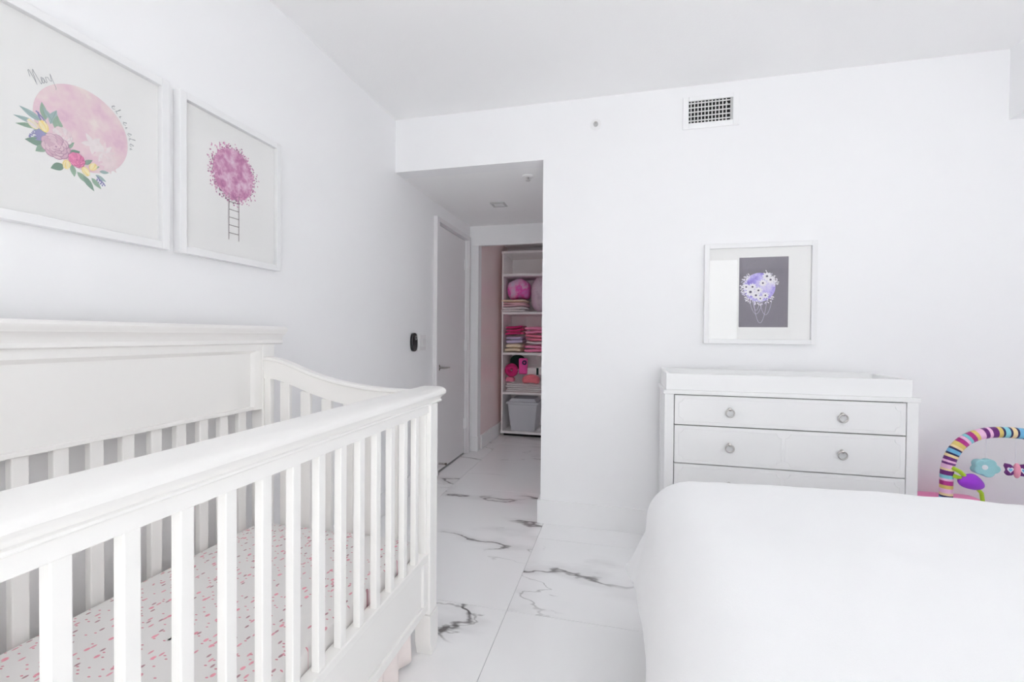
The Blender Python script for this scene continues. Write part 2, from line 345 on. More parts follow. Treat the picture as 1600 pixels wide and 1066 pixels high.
# hallway door
dr = thing('door_1', 'closed flush white door in the hallway with lever handle', 'door', (XL, 3.8, 0), kind='structure')
sl = MB().box(XL - .045, XL - .008, DY0 + .004, DY1 - .004, 0.012, DZ - .006).build('door_slab', 'door_paint', dr, bevel=.002)
cs = 0.048
MB().box(XL, XL + .033, DY0 - cs, DY0, 0, DZ + cs - .01).build('door_casing', 'door_paint', dr, bevel=.002)
MB().box(XL, XL + .033, DY1, DY1 + cs, 0, DZ + cs - .01).build('door_casing', 'door_paint', dr, bevel=.002)
MB().box(XL, XL + .033, DY0, DY1, DZ, DZ + cs - .01).build('door_casing', 'door_paint', dr, bevel=.002)
for z in (0.30, 1.06, 1.845):
    MB().tube([(XL + .006, DY1 - .004, z - .05), (XL + .006, DY1 - .004, z + .05)], .008, 10).box(XL - .01, XL + .002, DY1 - .03, DY1 - .004, z - .05, z + .05).build('hinge', 'trim_paint', dr, smooth=True)
hd = MB().lathe([(.001, 0), (.027, 0), (.027, .006), (.022, .010), (.001, .010)], (XL - .008, 3.515, .885), 'X', 24).build('handle_rosette', 'bronze', dr, smooth=True)
MB().tube([(XL + .002, 3.515, .885), (XL + .045, 3.515, .885), (XL + .053, 3.525, .885), (XL + .053, 3.56, .884), (XL + .05, 3.625, .882)], [.009, .009, .009, .008, .006], 12).build('lever', 'steel', hd, smooth=True)
spx = [(XL - .008 + .075 * t / 48, 3.50 + .007 * math.cos(t * 1.05), .085 + .007 * math.sin(t * 1.05)) for t in range(49)]
MB().tube(spx, .0018, 6).tube([(XL + .066, 3.5, .085), (XL + .078, 3.5, .085)], .009, 10).build('spring_stop', 'bronze', dr, smooth=True)

# ------------------------------------------------------------------ crib
cr = thing('crib', 'white wooden baby crib with panelled tall back and slatted sides', 'crib', (-1.03, .86, 0))
CY0, CY1 = 0.165, 1.552              # outer ends of the posts
FX = -0.660                          # front face of the front posts
BX = -1.380                          # front face of the back panel frame
# front top rail: moulded cap with cove and bead, then apron
cap = [(-.735, .952), (-.735, .962), (-.731, .966), (-.672, .966), (-.655, .963), (-.645, .957), (-.641, .949), (-.643, .941), (-.650, .937), (-.652, .934), (-.659, .930), (-.663, .924), (-.664, .919), (-.659, .917), (-.658, .913), (-.661, .910), (-.664, .909), (-.715, .909), (-.715, .93), (-.730, .945)]
MB().prism(cap, 'Y', CY0 - .035, CY1 + .035).build('top_rail', 'crib_paint', cr, smooth=True)
MB().box(-.700, -.668, CY0 + .05, CY1 - .05, .880, .909).build('front_apron', 'crib_paint', cr, bevel=.002)
# front posts with stepped inner edge and bracket foot
for y0, y1, sgn in ((CY1 - .062, CY1, 1), (CY0, CY0 + .062, -1)):
    MB().box(-.712, FX, y0, y1, .152, .909).build('post', 'crib_paint', cr, bevel=.003)
    yi = y0 if sgn > 0 else y1
    ya, yb = (yi - .012, yi) if sgn > 0 else (yi, yi + .012)
    MB().box(-.705, -.674, ya, yb, .375, .880).build('post_fillet', 'crib_paint', cr, bevel=.002)
    yo = y1 if sgn > 0 else y0
    yin = y0 if sgn > 0 else y1
    foot = [(yin - sgn * .004, .150), (yo + sgn * .000, .150), (yo + sgn * .004, .135), (yo + sgn * .004, .03), (yo - sgn * .012, .0), (yin + sgn * .01, 0), (yin - sgn * .004, .05)]
    MB().prism(foot, 'X', -.716, FX + .004).build('foot', 'crib_paint', cr, bevel=.002)
# front slats
k = -3
while True:
    y = .478 + .0834 * k
    if y > 1.42: break
    MB().box(-.692, -.672, y, y + .024, .370, .885).build('front_slat', 'crib_paint', cr, bevel=.002); k += 1
# front bottom rail: framed panel
MB().box(-.702, -.676, CY0 + .062, CY1 - .062, .175, .372).build('bottom_rail', 'crib_paint', cr)
rails = [(.352, .377, CY0 + .062, CY1 - .062), (.168, .198, CY0 + .062, CY1 - .062)]
for z0, z1, ya, yb in rails: MB().box(-.704, -.667, ya, yb, z0, z1).build('bottom_rail_moulding', 'crib_paint', cr, bevel=.003)
for ya, yb in ((CY0 + .062, CY0 + .10), (CY1 - .10, CY1 - .062)): MB().box(-.703, -.667, ya, yb, .198, .352).build('bottom_rail_moulding', 'crib_paint', cr, bevel=.003)
# back: posts, moulded top, panel with frame, slats
bcap = [(-1.425, 1.168), (-1.425, 1.190), (-1.36, 1.190), (-1.350, 1.187), (-1.345, 1.180), (-1.346, 1.172), (-1.352, 1.166), (-1.353, 1.161), (-1.362, 1.155), (-1.369, 1.146), (-1.372, 1.134), (-1.369, 1.130), (-1.369, 1.122), (-1.374, 1.118), (-1.415, 1.118), (-1.415, 1.168)]
MB().prism(bcap, 'Y', CY0 - .038, CY1 + .038).build('back_top_rail', 'crib_paint', cr, smooth=True)
for y0, y1 in ((CY1 - .062, CY1), (CY0, CY0 + .062)): MB().box(-1.428, -1.376, y0, y1, 0, 1.118).build('back_post', 'crib_paint', cr, bevel=.003)
PY0, PY1 = CY0 + .062, CY1 - .062
bp = MB().box(-1.412, -1.392, PY0, PY1, .862, 1.118).build('back_panel', 'crib_paint', cr)
MB().prism([(-1.392, 1.118), (-1.3792, 1.118), (-1.3792, 1.094), (-1.384, 1.089), (-1.388, 1.086), (-1.392, 1.082)], 'Y', PY0, PY1).build('panel_moulding', 'crib_paint', bp, smooth=True)
for a, s_ in ((PY1, -1), (PY0, 1)):
    MB().prism([(-1.392, a), (-1.380, a), (-1.380, a + s_ * .028), (-1.385, a + s_ * .034), (-1.388, a + s_ * .040), (-1.392, a + s_ * .045)], 'Z', .862, 1.118).build('panel_moulding', 'crib_paint', bp, smooth=True)
MB().box(-1.412, -1.384, PY0, PY1, .862, .876).build('panel_moulding', 'crib_paint', bp, bevel=.002)
for k in range(-6, 10):
    y = .746 + .0812 * k
    if y < CY0 + .07 or y > CY1 - .09: continue
    MB().box(-1.416, -1.394, y, y + .034, .24, .864).build('back_slat', 'crib_paint', cr, bevel=.003)
MB().box(-1.416, -1.392, PY0, PY1, .17, .26).build('back_bottom_rail', 'crib_paint', cr, bevel=.003)
# curved ends
def curve_top(t):  # t 0 at the back post, 1 at the front post
    pts = [(0, 1.060), (.06, 1.060), (.16, 1.043), (.32, 1.004), (.5, .974), (.7, .957), (.85, .952), (1, .950)]
    for (a, p), (b, q) in zip(pts[:-1], pts[1:]):
        if a <= t <= b:
            u = (t - a) / (b - a); return p + (q - p) * u
    return pts[-1][1]
def smooth_top(t): return sum(curve_top(min(1, max(0, t + d))) for d in (-.06, -.04, -.02, 0, .02, .04, .06)) / 7
EX0, EX1 = -1.376, -.712
for ye, sgn in ((CY1 - .056, 1), (CY0 + .030, -1)):
    xs = [EX0 + (EX1 - EX0) * i / 40 for i in range(41)]
    tops = [smooth_top((x - EX0) / (EX1 - EX0)) for x in xs]
    prof = list(zip(xs, tops)) + [(x, z - .076 + .002 * math.sin(PI * i / 40)) for i, (x, z) in reversed(list(enumerate(zip(xs, tops))))]
    er = MB().prism(prof, 'Y', ye, ye + .026).build('end_rail', 'crib_paint', cr, smooth=True)
    lip = [(x, z + .008) for x, z in zip(xs, tops)] + [(x, z - .006) for x, z in reversed(list(zip(xs, tops)))]
    MB().prism(lip, 'Y', ye - .006, ye + .032).build('end_rail_cap', 'crib_paint', er, smooth=True, bevel=.003)
    MB().box(EX0, EX1, ye, ye + .026, .17, .345).build('end_bottom_rail', 'crib_paint', cr, bevel=.003)
    for i in range(7):
        x = -1.306 + .0935 * i
        if x + .044 > EX1: break
        zt = min(smooth_top((x - EX0) / (EX1 - EX0)), smooth_top((x + .044 - EX0) / (EX1 - EX0))) - .07
        MB().box(x, x + .044, ye + .005, ye + .021, .34, zt).build('end_slat', 'crib_paint', cr, bevel=.003)
    MB().box(EX0, EX0 + .028, ye + .003, ye + .023, .34, .985).build('end_stile', 'crib_paint', cr, bevel=.003)
MB().box(-1.39, -.705, CY0 + .062, CY1 - .062, .262, .275).build('mattress_board', 'crib_paint', cr)
# mattress in a printed fitted sheet
mt = MB().superq((-1.0445, .848, .352), (.335, .637, .074), .12, .10, 64, 20).build('crib_mattress', 'floral_cotton', smooth=True)
tag(mt, 'crib mattress in white fitted sheet printed with tiny pink leaves', 'mattress')
# ruffled skirt under the crib
def skirt():
    b = MB(); n = 150; rows = 8; vs = []
    for j in range(rows + 1):
        t = j / rows; z = .262 - .247 * t
        for i in range(n + 1):
            y = CY0 + .075 + (CY1 - CY0 - .15) * i / n
            a = .004 + .014 * t
            x = -.722 + a * math.sin(i * .62 + .8 * math.sin(i * .11)) + .006 * t * math.sin(i * .23 + 1)
            vs.append((x, y, z + .006 * t * math.sin(i * .31)))
    fs = [(j * (n + 1) + i, j * (n + 1) + i + 1, (j + 1) * (n + 1) + i + 1, (j + 1) * (n + 1) + i) for j in range(rows) for i in range(n)]
    b.add(vs, fs); o = b.build('crib_skirt', 'skirt_tulle', smooth=True)
    so = o.modifiers.new('solid', 'SOLIDIFY'); so.thickness = .0015
    return o
tag(skirt(), 'pale pink gathered fabric skirt hanging under the crib', 'skirt')

# ------------------------------------------------------------------ dresser and tray
ds = thing('dresser', 'white dresser with ring pulls behind the bed', 'dresser', (.756, 2.56, 0))
DX0, DX1, DF, DB, DT = .214, 1.300, 2.392, 2.725, .893
MB().box(DX0 - .007, DX1 + .007, DF - .006, DB, DT - .021, DT).build('top', 'dresser_paint', ds, bevel=.003)
for x0, x1 in ((DX0, DX0 + .045), (DX1 - .045, DX1)):
    MB().box(x0, x1, DF, DF + .045, 0, DT - .021).build('corner_post', 'dresser_paint', ds, bevel=.002)
    xa, xb = (x0 + .006, x0 + .026) if x0 < .5 else (x1 - .026, x1 - .006)
    MB().box(xa, xb, DF + .045, DB, .10, DT - .021).build('side_panel', 'dresser_paint', ds, bevel=.002)
    MB().box(xa - .004, xb + .004, DB - .04, DB - .001, 0, DT - .021).build('back_leg', 'dresser_paint', ds, bevel=.002)
MB().box(DX0 + .03, DX1 - .03, DF + .03, DF + .04, .10, DT - .022).build('gap_shade', 'shade_black', ds)  # dark sheet; shade in the drawer gaps is put into its colour
MB().box(DX0 + .045, DX1 - .045, DF + .004, DF + .03, .08, .125).build('bottom_rail', 'dresser_paint', ds, bevel=.002)
def panel_outline(x0, x1, z0, z1, c=.022, n=5):
    """rectangle with small concave quarter corners"""
    P = []
    for cx, cz, a0 in ((x0, z0, PI / 2), (x1, z0, PI), (x1, z1, 3 * PI / 2), (x0, z1, 2 * PI)):
        for i in range(n + 1):
            a = a0 - (PI / 2) * i / n
            P.append((cx + c * math.cos(a), cz + c * math.sin(a)))
    return P
zs = [(.7205, .8675), (.5275, .7155), (.3345, .5225), (.1295, .3295)]
for iz, (z0, z1) in enumerate(zs):
    dw = MB().box(DX0 + .0485, DX1 - .0485, DF + .001, DF + .022, z0, z1).build('drawer', 'dresser_paint', ds, bevel=.0015)
    xm = (DX0 + DX1) / 2
    spans = [(DX0 + .068, DX1 - .068)] if iz == 0 else [(DX0 + .068, xm - .008), (xm + .008, DX1 - .068)]
    for a, b in spans:
        o = panel_outline(a, b, z0 + .016, z1 - .016)
        loop = [(x, DF + .001, z) for x, z in o]; loop.append(loop[0])
        MB().tube(loop, .0018, 6).build('drawer_moulding', 'dresser_paint', dw, smooth=True)
    zc = (z0 + z1) / 2
    for xk in (.518, 1.000):
        pl = MB().lathe([(.001, 0), (.0085, 0), (.0085, .003), (.005, .006), (.005, .012), (.007, .016), (.001, .018)][::-1], (xk, DF + .001, zc + .012), 'Y', 16)
        pl.v = [(p[0], 2 * (DF + .001) - p[1], p[2]) for p in pl.v]
        pu = pl.build('pull_knob', 'steel', dw, smooth=True)
        MB().torus((xk, DF - .011, zc - .006), .0185, .0032, 'Y').build('ring', 'steel', pu, smooth=True)
ct = thing('changing_tray', 'shallow open white changing tray on top of the dresser', 'tray', (.748, 2.55, DT))
TX0, TX1, TF, TB, TZ = .221, 1.277, 2.399, 2.715, .975
MB().box(TX0, TX1, TF, TF + .018, DT, TZ).build('front_board', 'dresser_paint', ct, bevel=.002)
MB().box(TX0, TX1, TB - .018, TB, DT, TZ + .006).build('back_board', 'dresser_paint', ct, bevel=.002)
for x0 in (TX0, TX1 - .018): MB().box(x0, x0 + .018, TF + .018, TB - .018, DT, TZ).build('side_board', 'dresser_paint', ct, bevel=.002)
MB().box(TX0 + .018, TX1 - .018, TF + .018, TB - .018, DT, DT + .012).build('base_board', 'dresser_paint', ct)

# ------------------------------------------------------------------ bed and duvet
BD = dict(x0=.088, x1=2.36, y0=.30, y1=1.80, z=.663)
bd = thing('bed', 'bed standing under the white duvet', 'bed', (1.25, 1.0, 0))
MB().superq((1.26, 1.045, .46), (1.04, .64, .13), .15, .12, 48, 14).build('mattress', 'sheet_white', bd, smooth=True)
MB().box(.26, 2.30, .42, 1.67, .17, .312).build('base', 'bed_wood', bd, bevel=.01)
for x in (.32, 2.20):
    for y in (.48, 1.55): MB().box(x, x + .06, y, y + .06, 0, .17).build('leg', 'bed_wood', bd, bevel=.004)
def duvet():
    r = .165; x0, x1, y0, y1 = BD['x0'] + r, BD['x1'] - .02, BD['y0'] + r, BD['y1'] - r; zt = BD['z']; L = .50
    from mathutils import noise
    st = .018; us = []; u = x0 - L
    while u < x1: us.append(u); u += st
    us.append(x1); vs_ = []; v = y0 - L
    while v < y1 + L + st: vs_.append(v); v += st
    V = []
    for v in vs_:
        for u in us:
            c = Vector((min(max(u, x0), x1), min(max(v, y0), y1))); o = Vector((u, v)) - c; d = o.length
            puff = .010 * math.sin(PI * min(1, max(0, (u - x0) / 1.2))) + .006 * noise.noise(Vector((u * 2.2, v * 2.2, 3)))
            wr = .0055 * noise.noise(Vector((u * 7 + v * 3, v * 5, 1))) + .002 * noise.noise(Vector((u * 16, v * 12, 5)))
            if d < 1e-9:
                V.append((u, v, zt + puff + wr)); continue
            n = o / d; corner = min(abs(n.x), abs(n.y)) * 1.414
            d = min(d, L + .06 * corner)
            if d < r * PI / 2:
                a = d / r; q = c + n * (r * math.sin(a)); z = zt - r * (1 - math.cos(a)) + (puff + wr) * math.cos(a)
                q = q + n * wr * math.sin(a)
            else:
                h = d - r * PI / 2; th = math.atan2(n.y, n.x)
                along = u * 9 + v * 9
                fold = (.012 + .05 * h) * (math.sin(along * 1.15 + 2 * noise.noise(Vector((u * 2, v * 2, 0)))) * .35 + corner * math.sin(th * 6 + .6))
                fl_ = .10 * h + .32 * corner * h
                q = c + n * (r + fl_ + fold * min(1, h / .1) + wr)
                z = zt - r - h * (1 - .12 * corner)
            V.append((q.x, q.y, max(z, .015)))
    m = len(us); F = [(j * m + i, j * m + i + 1, (j + 1) * m + i + 1, (j + 1) * m + i) for j in range(len(vs_) - 1) for i in range(m - 1)]
    o = MB().add(V, F).build('duvet', 'duvet_cotton', smooth=True)
    for p in o.data.polygons: p.use_smooth = True
    o.data.set_sharp_from_angle(angle=PI)
    so = o.modifiers.new('solid', 'SOLIDIFY'); so.thickness = .012; so.offset = -1
    sb = o.modifiers.new('sub', 'SUBSURF'); sb.levels = 1; sb.render_levels = 1
    return o
tag(duvet(), 'plain white cotton duvet draped over the bed in the foreground', 'duvet')

# ------------------------------------------------------------------ framed prints
class Print:
    """flat printed shapes on a picture's sheet, in the sheet's own two directions"""
    def __init__(s, to_world): s.mb = MB(); s.mats = []; s.tw = to_world; s.layer = 0
    def mat(s, m):
        if m not in s.mats: s.mats.append(m)
        s.mb.cur = s.mats.index(m)
    def poly(s, pts, m):
        s.mat(m); s.layer += 1; h = .0004 + .000004 * s.layer
        s.mb.add([s.tw(p[0], p[1], h) for p in pts], [tuple(range(len(pts)))])
    def disc(s, x, y, r, m, n=20, ry=None, rot=0, wob=0.0):
        ry = ry or r; P = []
        for k in range(n):
            a = 2 * PI * k / n; q = 1 + wob * math.sin(5 * a + x * 900)
            p, w_ = r * q * math.cos(a), ry * q * math.sin(a)
            P.append((x + p * math.cos(rot) - w_ * math.sin(rot), y + p * math.sin(rot) + w_ * math.cos(rot)))
        s.poly(P, m)
    def leaf(s, x, y, l, w_, rot, m):
        P = []; n = 8
        for k in range(n + 1): t = k / n; P.append((l * t, w_ * math.sin(PI * t ** .8)))
        for k in range(n - 1, 0, -1): t = k / n; P.append((l * t, -w_ * math.sin(PI * t ** .8)))
        s.poly([(x + p * math.cos(rot) - q * math.sin(rot), y + p * math.sin(rot) + q * math.cos(rot)) for p, q in P], m)
    def line(s, pts, w_, m):
        for (a, b) in zip(pts[:-1], pts[1:]):
            d = Vector((b[0] - a[0], b[1] - a[1]))
            if d.length < 1e-7: continue
            n = Vector((-d.y, d.x)).normalized() * w_ / 2
            s.poly([(a[0] + n.x, a[1] + n.y), (b[0] + n.x, b[1] + n.y), (b[0] - n.x, b[1] - n.y), (a[0] - n.x, a[1] - n.y)], m)
    def peony(s, x, y, r, light, mid, dark):
        for ring, (rr, n) in enumerate(((1.0, 9), (.78, 8), (.55, 6), (.34, 5))):
            for k in range(n):
                a = 2 * PI * k / n + ring * .5
                px, py = x + r * rr * .62 * math.cos(a), y + r * rr * .62 * math.sin(a)
                s.disc(px, py, r * rr * .46, dark, 14); s.disc(px - .02 * r, py + .02 * r, r * rr * .41, light if (k + ring) % 2 else mid, 14)
        s.disc(x, y, r * .16, light, 12); s.disc(x, y, r * .08, dark, 10)
    def tulip(s, x, y, r, rot, a, b):
        s.disc(x, y, r, a, 16, r * .72, rot)
        for d in (-.45, 0, .45): s.leaf(x - r * math.cos(rot) * .9, y - r * math.sin(rot) * .9, 2 * r, r * .33, rot + d * .5, b if d else a)
    def daisy(s, x, y, r, pet, eye, n=9):
        for k in range(n): s.leaf(x, y, r, r * .24, 2 * PI * k / n + x * 50, pet)
        s.disc(x, y, r * .24, eye, 10)
    def build(s, parent): return s.mb.build('print', s.mats, parent)

def picture(name, label, a0, a1, z0, z1, side, border=.025, depth=.030, art=None):
    if side == 'left':
        P = lambda a, b, h: (XL + h, a, b); root = (XL, (a0 + a1) / 2, z0)
    else:
        P = lambda a, b, h: (a, YB - h, b); root = ((a0 + a1) / 2, YB, z0)
    t = thing(name, label, 'picture', root)
    def slab(aa, ab, ba, bb, h0, h1, nm, mat, bevel=0.0):
        p, q = P(aa, ba, h0), P(ab, bb, h1)
        return MB().box(min(p[0], q[0]), max(p[0], q[0]), min(p[1], q[1]), max(p[1], q[1]), min(p[2], q[2]), max(p[2], q[2])).build(nm, mat, t, bevel=bevel)
    h0 = .001
    for aa, ab, ba, bb in ((a0, a0 + border, z0, z1), (a1 - border, a1, z0, z1), (a0 + border, a1 - border, z0, z0 + border), (a0 + border, a1 - border, z1 - border, z1)):
        slab(aa, ab, ba, bb, h0, depth, 'frame_rail', 'frame_white', .0015)
    slab(a0 + .01, a1 - .01, z0 + .01, z1 - .01, .002, .006, 'backing', 'frame_white')
    slab(a0 + .02, a1 - .02, z0 + .02, z1 - .02, .0075, .012, 'paper_sheet', 'paper')
    gl = slab(a0 + .02, a1 - .02, z0 + .02, z1 - .02, .018, .020, 'glass', 'picture_glass')
    pr = Print(lambda a, b, h: P(a, b, .012 + h)); art(pr); pr.build(t)
    return t

def art_bouquet(p):
    cx, cy, R = .948, 1.728, .114
    p.disc(cx, cy, R, 'ink_moon_pink', 64)
    # white blooms on the moon
    for k in range(11): p.leaf(.996, 1.683, .034, .006, 2 * PI * k / 11 + .3, 'ink_petal_white' if k % 2 else 'ink_petal')
    for k in range(9): p.leaf(1.010, 1.655, .028, .005, 2 * PI * k / 9, 'ink_petal')
    for k in range(5): p.leaf(.968, 1.697, .03, .007, 2 * PI * k / 5 + .9, 'ink_petal_white')
    L_ = [(.853, 1.708, .050, .008, 2.75, 'teal_leaf'), (.845, 1.698, .05, .006, 3.12, 'teal_leaf'), (.846, 1.690, .048, .006, 3.35, 'leaf'), (.86, 1.715, .045, .008, 1.75, 'leaf'),
          (.87, 1.71, .045, .009, 1.25, 'teal_leaf'), (.883, 1.70, .040, .009, 1.5, 'leaf'), (.862, 1.655, .045, .011, 3.3, 'leaf_dark'), (.862, 1.648, .032, .009, 3.9, 'leaf'),
          (.912, 1.648, .03, .008, .55, 'leaf_dark'), (.90, 1.612, .035, .010, 3.7, 'leaf_dark'), (.93, 1.605, .042, .008, 5.6, 'leaf'), (.945, 1.60, .045, .008, 5.35, 'leaf_dark'),
          (.945, 1.632, .03, .006, .7, 'leaf_dark'), (.96, 1.628, .028, .006, .4, 'leaf'), (.975, 1.612, .03, .006, 5.9, 'teal_leaf'), (.965, 1.60, .035, .007, 5.5, 'leaf'), (.895, 1.702, .036, .007, 1.9, 'leaf'), (.874, 1.72, .034, .006, 2.2, 'teal_leaf'), (.868, 1.676, .04, .007, 2.9, 'leaf'), (.918, 1.62, .032, .007, 4.9, 'leaf'), (.985, 1.625, .026, .005, .2, 'teal_leaf'), (.905, 1.66, .03, .006, .9, 'leaf')]
    for x, y, l, w_, a, m in L_: p.leaf(x, y, l, w_, a, 'ink_' + m); p.line([(x, y), (x + l * .9 * math.cos(a), y + l * .9 * math.sin(a))], .0008, 'ink_leaf_dark')
    for k in range(26):
        t = k / 26; a = 2.1 + .5 * math.sin(k * 2.3); p.disc(.862 - .02 * t + .004 * math.sin(k * 3), 1.70 + .03 * t, .0022, 'ink_berry', 8)
        p.disc(.845 + .018 * math.sin(k * 1.7), 1.668 + .010 * math.cos(k * 2.9), .0022, 'ink_lavender', 8)
        p.disc(.98 + .018 * t + .005 * math.sin(k), 1.604 - .016 * t + .004 * math.cos(k * 2), .002, 'ink_berry', 8)
    for k in range(5): p.leaf(.866, 1.672, .034, .005, 2.7 + k * .25, 'ink_lavender')
    p.tulip(.834, 1.693, .013, 2.4, 'ink_yellow_light', 'ink_petal_white'); p.tulip(.856, 1.697, .0145, 1.9, 'ink_yellow', 'ink_yellow_light')
    p.peony(.897, 1.690, .022, 'ink_petal', 'ink_petal_white', 'ink_mauve_light')
    p.peony(.882, 1.655, .031, 'ink_mauve_light', 'ink_mauve', 'ink_mauve_dark')
    p.peony(.929, 1.637, .019, 'ink_deep_pink', 'ink_deep_pink_light', 'ink_deep_pink_dark')
    for x, y, a in ((.905, 1.616, 4.5), (.950, 1.613, 5.2), (.968, 1.632, .9)): p.tulip(x, y, .0125, a, 'ink_yellow', 'ink_yellow_light')
    # hand-lettered script round the moon
    def script(strokes, ox, oy, rot, s_):
        for st in strokes: p.line([(ox + s_ * (x * math.cos(rot) - y * math.sin(rot)), oy + s_ * (x * math.sin(rot) + y * math.cos(rot))) for x, y in st], .0010, 'ink_script')
    Mary = [[(0, .55), (.12, .95), (.2, 1.0), (.2, .5), (.16, 0)], [(.17, .1), (.35, .75), (.48, 1.0), (.46, .5), (.46, 0)], [(.46, 0), (.6, .12), (.8, .42), (.72, .45), (.6, .2), (.66, .03), (.8, .15), (.84, .4), (.84, .05), (.95, .1)],
            [(.95, .1), (1.02, .42), (1.12, .40), (1.16, .36)], [(1.2, .42), (1.2, .18), (1.3, .12), (1.42, .45), (1.5, .62), (1.42, .2), (1.34, -.35), (1.25, -.45)]]
    script(Mary, .838, 1.795, .58, .034)
    e = [[(0, .2), (.2, .35), (.3, .5), (.2, .6), (.1, .4), (.15, .1), (.35, .1), (.5, .3)]]; l = [[(0, .1), (.15, .6), (.2, .95), (.12, .9), (.1, .3), (.2, .05), (.35, .15)]]; i_ = [[(0, .1), (.08, .4), (.1, .1), (.25, .15)], [(.1, .6), (.12, .62)]]
    seq = [e, l, i_, e, i_, e, l, e, i_]
    for k, g in enumerate(seq):
        a = .98 - .125 * k; script(g, cx + (R + .003) * math.cos(a), cy + (R + .003) * math.sin(a), a - PI / 2, .022)

def art_tree(p):
    cx, cy, R = 1.447, 1.776, .092
    rnd = random.Random(5)
    for k in range(430):
        a = rnd.uniform(0, 2 * PI); rr = R * (.92 + abs(rnd.gauss(0, .17)))
        if rr > R * 1.36: continue
        p.leaf(cx + rr * math.cos(a), cy + rr * math.sin(a) * 1.02, rnd.uniform(.006, .011), rnd.uniform(.0018, .0032), rnd.uniform(0, 2 * PI), rnd.choice(['ink_crown_leaf', 'ink_crown_leaf_light', 'ink_crown_leaf_light', 'ink_crown_leaf_dark', 'ink_crown_leaf']))
    p.disc(cx, cy, R, 'ink_moon_plum', 56, R * 1.04)
    for k in range(120):
        a = rnd.uniform(0, 2 * PI); rr = R * rnd.uniform(.86, 1.03)
        p.leaf(cx + rr * math.cos(a), cy + rr * math.sin(a), .008, .0024, rnd.uniform(0, 6.28), rnd.choice(['ink_crown_leaf', 'ink_crown_leaf_light']))
    for x in (1.424, 1.470): p.line([(x, 1.522), (x + .001, 1.70)], .0026, 'ink_ladder')
    for k in range(5): z = 1.548 + .030 * k; p.line([(1.424, z), (1.470, z - .0)], .0024, 'ink_ladder')

def art_night(p):
    p.poly([(.632, 1.217), (.878, 1.217), (.878, 1.603), (.632, 1.603)], 'ink_charcoal')
    cx, cy, R = .735, 1.437, .080
    for (x0, x1, d) in ((.685, .755, .095), (.705, .775, .145), (.735, .800, .10), (.70, .74, .075)):
        n = 14; zt = 1.385
        p.line([(x0 + (x1 - x0) * k / n, zt - d * (1 - (2 * k / n - 1) ** 2) ** .8) for k in range(n + 1)], .0018, 'ink_chain')
    p.disc(cx, cy, R, 'ink_moon_violet', 48)
    rnd = random.Random(3)
    for k in range(150):
        a = rnd.uniform(2.2, 5.6) if k < 110 else rnd.uniform(.1, 1.2); rr = R * rnd.uniform(.86, 1.16)
        p.leaf(cx + rr * math.cos(a), cy + rr * math.sin(a), rnd.uniform(.008, .014), .0026, a + rnd.uniform(-.9, .9), rnd.choice(['ink_bloom', 'ink_bloom', 'ink_bloom_shade']))
    for x, y, r in ((.772, 1.497, .026), (.790, 1.478, .024), (.752, 1.46, .022), (.690, 1.412, .030), (.718, 1.393, .024), (.668, 1.44, .020), (.74, 1.375, .018), (.765, 1.392, .020), (.70, 1.44, .022), (.73, 1.42, .022)):
        p.daisy(x, y, r, 'ink_bloom', 'ink_bloom_eye')

picture('framed_print', 'white framed print of a pink moon wreathed with flowers and script', .716, 1.180, 1.434, 1.986, 'left', art=art_bouquet)
picture('framed_print', 'white framed print of a round plum tree with a ladder', 1.215, 1.680, 1.434, 1.986, 'left', art=art_tree)
picture('framed_print', 'white framed print of a violet moon on charcoal above the dresser', .450, 1.012, 1.124, 1.682, 'back', border=.026, depth=.028, art=art_night)

# ------------------------------------------------------------------ wall and ceiling fittings
vt = thing('air_vent', 'white rectangular air vent grille high on the back wall', 'vent', (.473, YB, 2.345))
va, vb, vz0, vz1 = .326, .622, 2.345, 2.528; ia, ib, iz0, iz1 = .358, .590, 2.378, 2.502
for a, b, c, d in ((va, ia, vz0, vz1), (ib, vb, vz0, vz1), (ia, ib, vz0, iz0), (ia, ib, iz1, vz1)):
    MB().box(a, b, YB - .010, YB, c, d).build('frame_rail', 'grille_metal' if 0 else 'trim_paint', vt, bevel=.003)
MB().box(ia, ib, YB - .0015, YB - .0005, iz0, iz1).build('grille_shade', 'shade_black', vt)  # flat dark sheet painted as the shade behind the grille
for k in range(11):
    x = ia + .012 + k * .0185
    MB().box(x - .0025, x + .0025, YB - .009, YB - .006, iz0, iz1).build('vertical_blade', 'grille_metal', vt)
for k in range(5):
    z = iz0 + .014 + k * .0245
    MB().box(ia, ib, YB - .0055, YB - .003, z - .0032, z + .0032).build('horizontal_blade', 'grille_metal', vt)
MB().box(ib - .014, ib, YB - .0095, YB - .002, iz0, iz1).build('damper_plate', 'plastic_grey', vt)
MB().torus((ib - .034, YB - .010, iz1 - .034), .005, .0016, 'Y', 16, 6).build('damper_lever', 'grille_metal', vt)
sp = thing('sidewall_sprinkler', 'small round sprinkler head high on the back wall', 'sprinkler', (-.165, YB, 2.41))
MB().lathe([(.001, 0), (.033, 0), (.033, -.003), (.026, -.006), (.001, -.006)], (-.165, YB - .0002, 2.428), 'Y', 28).build('escutcheon', 'plastic_white', sp, smooth=True)
MB().lathe([(.014, -.006), (.014, -.014), (.010, -.016), (.001, -.016)], (-.165, YB, 2.428), 'Y', 20).build('cup', 'plastic_grey', sp, smooth=True)
MB().box(-.171, -.159, YB - .026, YB - .014, 2.433, 2.437).tube([(-.165, YB - .014, 2.428), (-.165, YB - .026, 2.43)], .003, 8).build('deflector', 'steel', sp)
hs = thing('ceiling_sprinkler', 'round white sprinkler head on the hallway ceiling', 'sprinkler', (-.631, 3.005, ZS - .045))
